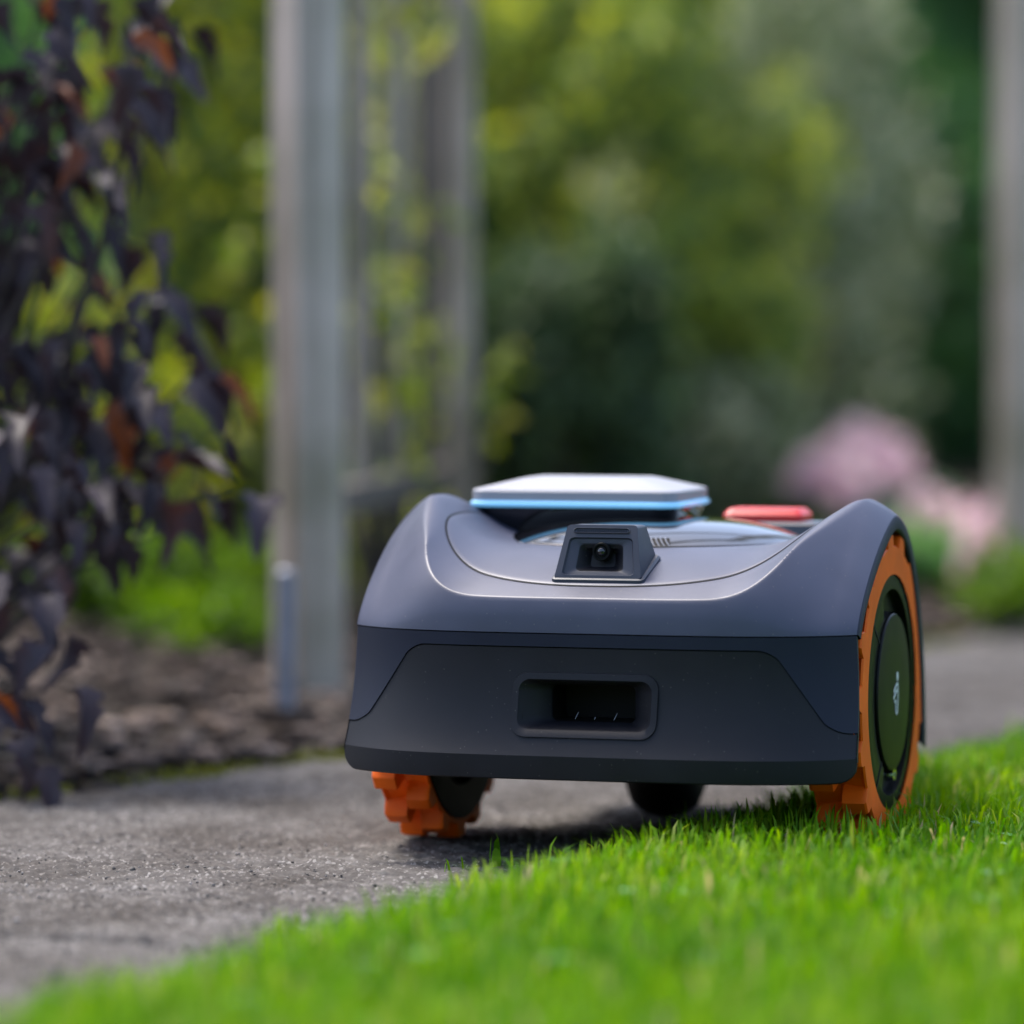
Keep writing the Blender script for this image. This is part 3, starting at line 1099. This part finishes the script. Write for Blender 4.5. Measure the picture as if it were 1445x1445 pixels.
# wheel tracks: nothing grows through the tyre
rel = Pn[:, :2] - np.array([0.0667, 3.115])
ul = rel[:, 0] * math.cos(PSI) - rel[:, 1] * math.sin(PSI)
vl = rel[:, 0] * math.sin(PSI) + rel[:, 1] * math.cos(PSI)
Pn = Pn[~((ul > .134) & (ul < .193) & (vl > .05) & (vl < .20))]
n = len(Pn)
patch = np.sin(Pn[:, 0] * 9 + 1.3) * np.sin(Pn[:, 1] * 7) * .18 + np.sin(Pn[:, 0] * 31) * np.sin(Pn[:, 1] * 27 + 2) * .12
rv = np.clip(.48 + patch + .24 * r.standard_normal(n), 0, 0.95)
rv[r.random(n) < .028] = 1.0
hh = 0.016 + 0.026 * r.random(n) ** 1.6 + .004 * patch
tag(blades('grass', Pn, hh, 0.0012 + .0024 * r.random(n) ** 1.5, 'grass', r, 0.75, rv), 'short bright green grass of the lawn beside the path', 'grass', kind='stuff')
# coarse farther turf
P3 = lawn_points(26000, -1.5, 11.0, 6.5, r)
P3 = P3[(P3[:, 0] > LAWN(P3[:, 1]) + 1.6) | (P3[:, 1] > 6.5)]
tag(blades('far_grass', P3, 0.03 + .02 * r.random(len(P3)), np.full(len(P3), .006), 'grass', r, .8), 'bright green turf spreading away beyond the near lawn', 'grass', kind='stuff')

# clover among the grass
Pc = lawn_points(260, 2.0, 4.6, 0.62, r, 0)
Pc[:, 0] += .06
Pc[:, 2] = .014 + .016 * r.random(len(Pc))
C3 = np.repeat(Pc, 3, 0)
az = np.tile(np.array([0, 2.094, 4.189]), len(Pc)) + np.repeat(r.random(len(Pc)) * 6, 3)
nL = len(C3)
L_ = np.repeat(.007 + .006 * r.random(len(Pc)), 3)[:, None]
d_ = np.stack([np.cos(az), np.sin(az), .25 + 0 * az], -1)
s_ = np.stack([-np.sin(az), np.cos(az), 0 * az], -1)
up_ = np.array([0, 0, .18])
v = np.stack([C3, C3 + d_ * L_ * .6 + s_ * L_ * .42 + up_ * L_, C3 + d_ * L_ * .98 + s_ * L_ * .3, C3 + d_ * L_ * .9, C3 + d_ * L_ * .98 - s_ * L_ * .3, C3 + d_ * L_ * .6 - s_ * L_ * .42 + up_ * L_], 1)
F = (np.array([[0, 1, 2], [0, 2, 3], [0, 3, 4], [0, 4, 5]])[None] + (np.arange(nL) * 6)[:, None, None]).reshape(-1, 3)
tag(obj('clover', mesh('clover', v.reshape(-1, 3), F, 'clover', angle=None, rnd=np.repeat(r.random(nL), 6))), 'small blue green clover leaves scattered through the lawn', 'clover', kind='stuff')


def tuft(loc, n, h, label, seed, wd=.003, ln=.7):
    rr = np.random.default_rng(seed)
    Pp = np.c_[rr.standard_normal((n, 2)) * .006, np.full(n, -.002)]
    o = blades('grass_tuft', Pp, h * (.55 + .5 * rr.random(n)), wd * (.7 + .6 * rr.random(n)), 'grass', rr, ln, .2 + .6 * rr.random(n))
    o.location = loc
    return tag(o, label, 'grass tuft')


def gpt(x, y):
    Z = CAM_H * FPX / (y - HORIZON)
    return ((x - CX) / FPX * Z, Z, 0.0)


tuft(gpt(697, 1222), 4, .028, 'broad bladed grass tuft on path between the two orange wheels', 1, .006, .3)
tuft(gpt(632, 1232), 3, .020, 'thin grass sprig on the path below the left orange wheel', 2, .0022, .9)
tuft(gpt(405, 1322), 6, .022, 'grass tuft standing up from lawn edge onto the bare path', 5, .004, .5)

# ------------------------------------------------------------------ loose stuff on path and bed
def shards(name, P, size, mat, r, flat=.5, rnd=None):
    """irregular 8-corner lumps"""
    n = len(P)
    c = np.array([[x, y, z] for x in (-1, 1) for y in (-1, 1) for z in (-1, 1)], float)
    v = c[None] * (0.55 + .6 * r.random((n, 8, 3))) * .5
    v *= size[:, None, None] * np.stack([.6 + .8 * r.random(n), .35 + .5 * r.random(n), flat * (.5 + r.random(n))], -1)[:, None, :]
    a = r.random(n) * 6.283
    b = (r.random(n) - .5) * 1.1
    ca, sa, cb_, sb = np.cos(a), np.sin(a), np.cos(b), np.sin(b)
    x, y, z = v[..., 0], v[..., 1], v[..., 2]
    y, z = y * cb_[:, None] - z * sb[:, None], y * sb[:, None] + z * cb_[:, None]
    x, y = x * ca[:, None] - y * sa[:, None], x * sa[:, None] + y * ca[:, None]
    v = np.stack([x, y, z], -1) + P[:, None, :]
    f = np.array([[0, 1, 3, 2], [4, 6, 7, 5], [0, 4, 5, 1], [2, 3, 7, 6], [0, 2, 6, 4], [1, 5, 7, 3]])
    F = (f[None] + (np.arange(n) * 8)[:, None, None]).reshape(-1, 4)
    rv = r.random(n) if rnd is None else rnd
    return obj(name, mesh(name, v.reshape(-1, 3), F, mat, smooth=False, rnd=np.repeat(rv, 8)))


n = 15000
s_ = -1.0 + 3.6 * r.random(n)
A = -.33 + .78 * r.random(n)
pp = o_path[None] + d_path[None] * s_[:, None] + n_path[None] * A[:, None]
sz = .0009 + .0017 * r.random(n) ** 2 + .007 * (r.random(n) > .994) * r.random(n)
tag(shards('grit', np.c_[pp, np.full(n, -.0008)], sz, 'grit', r, .6), 'fine stone grit lying on the old concrete path', 'grit', kind='stuff')

n = 9000
Zc = 2.6 + 5.4 * r.random(n) ** 1.4
Xc = BED(Zc) - .01 - 1.6 * r.random(n) ** 1.5
hgt = .006 + .02 * sm((BED(Zc) - Xc) / 0.5)
sz = .010 + .028 * r.random(n) ** 2
rv = np.clip(r.random(n) ** 1.5, 0, 1)
tag(shards('bark_mulch', np.c_[Xc, Zc, hgt + .008 * r.random(n)], sz, 'chips', r, .35, rv), 'brown bark chips and dead leaves covering the flower bed', 'mulch', kind='stuff')
# moss cushion along the bed's edge
n = 9000
Zc = 3.0 + 2.6 * r.random(n)
wav = .5 + .5 * np.sin(Zc * 9.3) * np.sin(Zc * 4.1 + 1)
keep = r.random(n) < np.clip(1.6 * wav - .35, 0.02, 1)
Zc = Zc[keep]
Xc = BED(Zc) + .016 - .075 * r.random(len(Zc)) + .012 * np.sin(Zc * 41)
tag(blades('moss', np.c_[Xc, Zc, np.full(len(Zc), -.002)], .005 + .006 * r.random(len(Zc)), np.full(len(Zc), .0035), 'moss', r, 1.2), 'yellow green moss lining the path along the flower bed', 'moss', kind='stuff')

# ------------------------------------------------------------------ arbor
PB = np.array(gpt(435, 1006))
arbor = empty('garden_arbor', (PB[0], PB[1], 0))
tag(arbor, 'weathered grey wooden arbor with posts, trellis slats and rails', 'arbor')


def timber(name, p, sx, sy, sz, mat, rz=0.0, rx=0.0, parent=arbor):
    o = obj(name, box_mesh(name, sx, sy, sz, mat, min(sx, sy) * .08), parent)
    o.location = tuple(np.array(p) - np.array([PB[0], PB[1], 0]))
    o.rotation_euler = (rx, 0, rz)
    return o


HT_ = 2.05
ROT = R(35)
timber('post', (PB[0], PB[1], -.05), .058, .058, HT_ + .05, 'wood', ROT)
p2 = px(616, 800, 5.75)
timber('post', (p2[0], p2[1], -.05), .050, .050, HT_ + .05, 'wood_brown', ROT)
p3 = px(652, 800, 5.3)
timber('post', (p3[0], p3[1], -.05), .030, .024, HT_ + .05, 'wood', R(8))
p4 = px(1441, 850, 5.9)
timber('post', (p4[0], p4[1], -.05), .058, .058, HT_ + .05, 'wood', ROT)
p5 = px(1520, 850, 7.0)
timber('post', (p5[0], p5[1], -.05), .058, .058, HT_ + .05, 'wood', ROT)
for x_, z_, w_ in ((509, 4.75, .022), (558, 5.05, .026)):
    q = px(x_, 0, z_)
    timber('slat', (q[0], q[1], .205), w_, .012, HT_ - .205, 'wood', R(5))
q0, q1 = px(492, 660, 4.6), px(645, 660, 5.45)
dv_ = q1[:2] - q0[:2]
for zr in (.195, 1.0, 1.75):
    o = timber('rail', ((q0[0] + q1[0]) / 2, (q0[1] + q1[1]) / 2, zr), float(np.linalg.norm(dv_)) + .1, .022, .032, 'wood_brown', math.atan2(dv_[1], dv_[0]))
for a_, b_ in ((PB[:2], p4[:2]), (p2[:2], p5[:2]), (PB[:2], p2[:2]), (p4[:2], p5[:2])):
    dd = np.array(b_) - np.array(a_)
    timber('beam', ((a_[0] + b_[0]) / 2, (a_[1] + b_[1]) / 2, HT_ + (.0 if abs(dd[0]) > abs(dd[1]) else .062)), float(np.linalg.norm(dd)) + .3, .035, .06, 'wood', math.atan2(dd[1], dd[0]))

# stake leaning by the near post
sp = px(401, 990, 4.15)
V, F = tube([(0, 0, -.05), (0, 0, .05), (0.001, 0, .105), (.001, 0, .147), (.001, 0, .150)], [.0095, .0095, .0092, .0092, .004], 12)
st = obj('garden_stake', mesh('garden_stake', V, F, 'stake'))
st.location = (sp[0], sp[1], 0.01)
tag(st, 'short blue grey round stake in the soil beside the near post', 'stake')


# ------------------------------------------------------------------ dark purple shrub
def lobed_leaf(curl, fold, seed):
    """a three-lobed drooping leaf, one unit long, pointing along +Y, curling down"""
    rr = np.random.default_rng(seed)
    outline = [(0, 0), (.10, .06), (.27, .10), (.40, .30), (.25, .36), (.30, .52), (.19, .66), (.13, .84), (0, 1.0)]
    V, F = [], []
    mids = []
    for (x, y) in outline:
        mids.append(y)
    for (x, y) in outline:
        j = 1 + .12 * rr.standard_normal()
        for sx in (-1, 0, 1):
            xx = sx * x * j
            zz_ = fold * abs(xx) * 1.3 - curl * y ** 1.8 - .05 * math.sin(y * 9 + sx) * (abs(sx))
            V.append((xx, y - .25 * curl * y ** 2, zz_))
    for i in range(len(outline) - 1):
        a_ = i * 3
        F += [(a_, a_ + 1, a_ + 4, a_ + 3), (a_ + 1, a_ + 2, a_ + 5, a_ + 4)]
    return V, F


leaf_meshes = [mesh('leaf', *lobed_leaf(c, f, i), 'purple', angle=None) for i, (c, f) in enumerate([(.15, .35), (.35, .5), (.5, .25), (.25, .7), (.6, .5), (.1, .6), (.45, .9)])]
sb_ = np.array([-0.62, 3.85, 0.0])
shrub = empty('purple_leaf_shrub', tuple(sb_))
tag(shrub, 'dark purple leaved shrub with drooping lobed leaves overhanging the path', 'shrub')
tips = [(60, 30, 6), (150, 25, 6), (215, 30, 5), (110, 110, 7), (30, 130, 7), (180, 110, 6), (235, 100, 5), (70, 190, 8), (140, 190, 6), (215, 170, 3), (30, 230, 7), (110, 260, 6),
        (60, 310, 7), (95, 330, 5), (15, 330, 5), (130, 390, 3), (40, 420, 5), (180, 440, 5), (255, 455, 4), (20, 500, 7), (90, 500, 7), (160, 510, 6), (275, 545, 4), (50, 560, 7), (120, 570, 8),
        (190, 590, 6), (20, 620, 7), (80, 640, 8), (150, 650, 8), (270, 650, 3), (325, 705, 2), (210, 660, 5), (30, 710, 7), (110, 720, 7), (180, 720, 6), (235, 700, 4), (290, 740, 2), (60, 780, 6), (140, 780, 4), (10, 800, 5),
        (20, 870, 5), (50, 920, 4), (70, 950, 3), (15, 980, 3), (20, 1070, 2), (35, 1095, 1), (-40, 200, 7), (-60, 500, 8), (-50, 700, 7), (-70, 900, 5), (-90, 350, 8)]
r = np.random.default_rng(21)
stem_tops, nleaf, far_pts = [], 0, []
UP = Vector((0, 0, 1))
for (x, y, k) in tips:
    Zt = 3.62 + .38 * r.random()
    if y > 860:
        Zt = 3.45 + .15 * r.random()
    c = px(x, y, Zt)
    stem_tops.append(c - sb_ + np.array([0, 0, .012]))
    k = max(1, int(round(k * 0.98)))
    for i in range(k):
        if nleaf >= 300:
            break
        off = r.standard_normal(3) * np.array([.020, .040, .020]) * (1.0 if y < 1000 else .3)
        L = .036 + .026 * r.random()
        o = obj('leaf', leaf_meshes[int(r.integers(len(leaf_meshes)))], shrub)
        d = Vector((r.standard_normal() * .7 + .25, r.standard_normal() * .6 - .2, -.6 - .6 * r.random() + .25 * r.standard_normal())).normalized()
        nrm_ = (Vector((r.standard_normal() * .45, -.45 + r.standard_normal() * .4, .95))).normalized()
        xa = d.cross(nrm_).normalized()
        za = xa.cross(d).normalized()
        mt = Matrix((xa, d, za)).transposed().to_4x4()
        mt.translation = Vector(tuple(c - sb_ + off + np.array([0, 0, .016])))
        o.matrix_local = mt @ Matrix.Diagonal((L * (.55 + .3 * r.random()), L * 1.12, L, 1))
        nleaf += 1
V, F = stems((0, 0, -.02), stem_tops, r, .006, .10)
obj('branch', mesh('branch', V, F, 'bark'), shrub)
nf = 2600
Pf = crown_points(nf, (-.42, .25, .55), (.36, .40, .55), r, 45, .22)
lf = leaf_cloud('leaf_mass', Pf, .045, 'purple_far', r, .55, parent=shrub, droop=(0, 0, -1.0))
lf['kind'] = 'stuff'

# ------------------------------------------------------------------ climbing plant on the arbor
vine_leaf = [mesh('leaf', *lobed_leaf(c, f, 40 + i), 'vine', angle=None) for i, (c, f) in enumerate([(.1, .2), (.3, .3), (.2, .5)])]
vb = px(560, 860, 5.0)
vb[2] = 0
vine = empty('climbing_plant', tuple(vb))
tag(vine, 'lime green climber with loose leaves twining up the arbor trellis', 'climber')
vt = [(515, 70, 5.0, 7), (530, 20, 5.1, 6), (470, 20, 4.9, 3), (600, 30, 5.3, 5), (620, 70, 5.2, 5), (525, 232, 4.9, 5), (570, 300, 5.2, 3), (615, 305, 5.2, 4), (535, 390, 4.9, 6), (545, 440, 5.0, 5), (590, 450, 5.2, 6),
      (620, 480, 5.3, 5), (530, 540, 5.0, 5), (560, 560, 5.1, 5), (600, 560, 5.2, 5), (705, 585, 5.2, 3), (720, 480, 5.4, 3), (690, 540, 5.3, 2), (520, 620, 5.0, 5), (570, 615, 5.1, 5), (530, 720, 5.3, 6), (580, 710, 5.3, 6), (540, 800, 5.3, 5), (500, 760, 5.2, 5), (360, 330, 5.2, 5), (365, 440, 5.3, 5), (370, 520, 5.3, 4), (330, 570, 5.2, 4), (365, 240, 5.2, 3)]
vtops = []
for (x, y, Zt, k) in vt:
    c = px(x, y, Zt)
    vtops.append(c - vb)
    for i in range(int(k * 1.6)):
        o = obj('leaf', vine_leaf[int(r.integers(3))], vine)
        L = .022 + .016 * r.random()
        d = Vector((r.standard_normal() * .8, r.standard_normal() * .6, -.5 + .5 * r.standard_normal())).normalized()
        nrm_ = Vector((r.standard_normal() * .5, -.6, .7)).normalized()
        xa = d.cross(nrm_).normalized()
        za = xa.cross(d).normalized()
        mt = Matrix((xa, d, za)).transposed().to_4x4()
        mt.translation = Vector(tuple(c - vb + r.standard_normal(3) * np.array([.018, .05, .022])))
        o.matrix_local = mt @ Matrix.Diagonal((L, L, L, 1))
V, F = stems((0, 0, -.02), vtops, r, .005, .07)
obj('stem', mesh('stem', V, F, 'bark'), vine)

# ------------------------------------------------------------------ background planting
def ctr(x, y, Z):
    return px(x, y, Z)


def on_ground(p):
    return np.array([p[0], p[1], 0.0])


c = ctr(850, 330, 7.0)
bush('golden_green_bush', 'rounded lime topped bush growing behind the arbor and mower', 'bush', on_ground(c), (c[0], c[1], .50), (.36, .34, .52), 15000, .036, 'lime', 51, 60, .20)
M['dark'] = foliage('deep_green_leaves', [(0.0, (0.035, 0.065, 0.032)), (0.6, (0.075, 0.130, 0.055)), (1.0, (0.18, 0.25, 0.09))], transl=0.2)  # darker leaf colours stand in for the lime bush's own shadow
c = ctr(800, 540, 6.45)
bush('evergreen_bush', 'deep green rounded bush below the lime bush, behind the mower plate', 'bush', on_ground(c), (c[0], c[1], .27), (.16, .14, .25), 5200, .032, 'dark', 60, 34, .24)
c = ctr(1075, 330, 8.0)
bush('variegated_bush', 'tall pale grey green variegated bush behind the lime bush', 'bush', on_ground(c), (c[0], c[1], .62), (.27, .30, .66), 9000, .036, 'sage', 52, 30, .30)
c = ctr(1010, 640, 6.8)
bush('low_sage_bush', 'low pale green bush just above the mower silver plate', 'bush', on_ground(c), (c[0], c[1], .15), (.17, .16, .17), 3200, .032, 'sage', 53, 26, .26)
c = ctr(285, 330, 6.2)
bush('yellow_leaf_bush', 'airy yellow leaved bush behind the purple shrub and thick post', 'bush', on_ground(c), (c[0], c[1], .55), (.19, .25, .62), 5200, .036, 'gold', 54, 34, .24)
c = ctr(480, 200, 7.2)
bush('olive_bush', 'yellow green bush seen through the arbor trellis', 'bush', on_ground(c), (c[0], c[1], .55), (.30, .25, .60), 7000, .036, 'gold', 55, 40, .22)
c = ctr(90, 520, 7.6)
bush('shade_bush', 'dark green bush deep in shade behind the purple shrub', 'bush', on_ground(c), (c[0], c[1], .60), (.55, .35, .75), 9000, .045, 'hedge', 56, 50, .22)
c = ctr(60, 620, 5.6)
bush('small_golden_bush', 'small olive and yellow bush behind the purple shrub branches', 'bush', on_ground(c), (c[0], c[1], .20), (.20, .16, .24), 2800, .032, 'gold', 57, 26, .26)
c = ctr(-700, 300, 7.0)
bush('laurel_bush', 'broad dark green bush standing left of the purple shrub', 'bush', on_ground(c), (c[0], c[1], .8), (.8, .6, .9), 9000, .06, 'hedge', 58, 50, .22)
c = ctr(2100, 300, 9.0)
bush('garden_bush', 'broad mid green bush standing right of the arbor', 'bush', on_ground(c), (c[0], c[1], .7), (.7, .6, .8), 8000, .055, 'lime', 59, 50, .22)

# fresh green herbs catching the light
for i, (x, y, Z, rx_, rz_, nn, lab) in enumerate([
        (190, 850, 5.3, .16, .07, 1500, 'low bright green herb clump under the purple shrub tips'),
        (290, 885, 5.0, .08, .05, 600, 'small green herb clump left of the thick grey post'),
        (1440, 845, 5.6, .07, .07, 800, 'low bright green herb clump at the foot of right post'),
        (1330, 800, 6.3, .09, .08, 900, 'small dull green herb clump under the right pink flowers'),
        (570, 870, 5.6, .14, .12, 1200, 'yellow green herb clump below the arbor trellis rail')]):
    c = ctr(x, y, Z)
    bush('herb_clump', lab, 'herb', on_ground(c), (c[0], c[1], max(.03, c[2])), (rx_, .14, rz_), nn, .026, 'herb' if i != 4 else 'gold', 70 + i, 20, .3, stem_n=6, r0=.003)

# pink flowering plants
def hydrangea(label, heads, base, seed):
    rr = np.random.default_rng(seed)
    root = empty('pink_flower_plant', tuple(base))
    tag(root, label, 'flower', 'pink flowers by the right post')
    tops = []
    for (x, y, Z, rad) in heads:
        c_ = ctr(x, y, Z) - base
        tops.append(c_)
        u_ = rr.standard_normal((85, 3))
        u_ /= np.linalg.norm(u_, axis=1)[:, None]
        Pq = c_ + u_ * rad * .88 * (.45 + .75 * rr.random((85, 1)))
        leaf_cloud('flower_head', Pq, .024, 'pink', rr, .9, .1, parent=root)
    V, F = stems((0, 0, -.02), tops, rr, .004)
    obj('stem', mesh('stem', V, F, 'bark'), root)
    cc_ = np.mean(np.array(tops), 0)
    Pl = crown_points(700, (cc_[0], cc_[1] + .05, cc_[2] * .45), (.14, .12, max(.06, cc_[2] * .45)), rr, 20, .3)
    leaf_cloud('foliage', Pl, .04, 'hedge', rr, .55, parent=root)


hydrangea('taller pink flower cluster above the mower right fender', [(1185, 650, 6.6, .040), (1240, 640, 6.7, .042), (1215, 620, 6.8, .032), (1150, 672, 6.6, .032), (1262, 672, 6.6, .030), (1200, 690, 6.5, .034)], on_ground(ctr(1205, 700, 6.7)), 81)
hydrangea('lower pink flower cluster beside the right arbor post', [(1390, 755, 6.0, .032), (1345, 738, 6.1, .026), (1420, 770, 6.0, .026), (1310, 722, 6.3, .024), (1380, 785, 5.9, .022)], on_ground(ctr(1365, 780, 6.1)), 82)

# hedge closing the garden
hedge = empty('hedge', (0, 11.0, 0))
tag(hedge, 'tall dense dark green hedge closing off the garden behind the bushes', 'hedge')
r = np.random.default_rng(90)
nH = 52000
Hx = -7 + 15 * r.random(nH)
Hx[:30000] = -1.6 + 3.6 * r.random(30000)
Hz = 1.95 * r.random(nH)
Hy = .22 * np.abs(r.standard_normal(nH)) + .35 * np.sin(Hx * 2.3 + 1) * np.sin(Hz * 3.1) + .25 * np.sin(Hx * 6.1 + Hz * 5)
leaf_cloud('crown', np.stack([Hx, Hy, Hz], -1), .075, 'hedge', r, .55, parent=hedge)
nB = 26000
leaf_cloud('crown', np.stack([-7 + 15 * r.random(nB), .9 + .7 * r.random(nB), 2.0 * r.random(nB)], -1), .17, 'hedge', r, .6, parent=hedge)
back = empty('hedge', (0, -3.6, 0))  # out of view, added to block bright sky from the mower's front reflections
tag(back, 'clipped green hedge along the open side of lawn facing the mower', 'hedge')
nB = 16000
leaf_cloud('crown', np.stack([-7 + 14 * r.random(nB), -.7 * r.random(nB), 1.9 * r.random(nB)], -1), .15, 'hedge', r, .6, parent=back)
for x in np.arange(-6.5, 6.6, 1.0):
    obj('trunk', mesh('trunk', *tube([(x, -.35, -.05), (x + .03, -.35, .9), (x, -.4, 1.6)], [.035, .028, .012], 7), 'bark'), back)
parts = []
for x in np.arange(-7, 8.1, .75):
    xo = x + .1 * r.standard_normal()
    parts = tube([(xo, .5, -.05), (xo + .03, .5, .9), (xo - .03, .55, 1.7)], [.035, .028, .012], 7)
    obj('trunk', mesh('trunk', *parts, 'bark'), hedge)
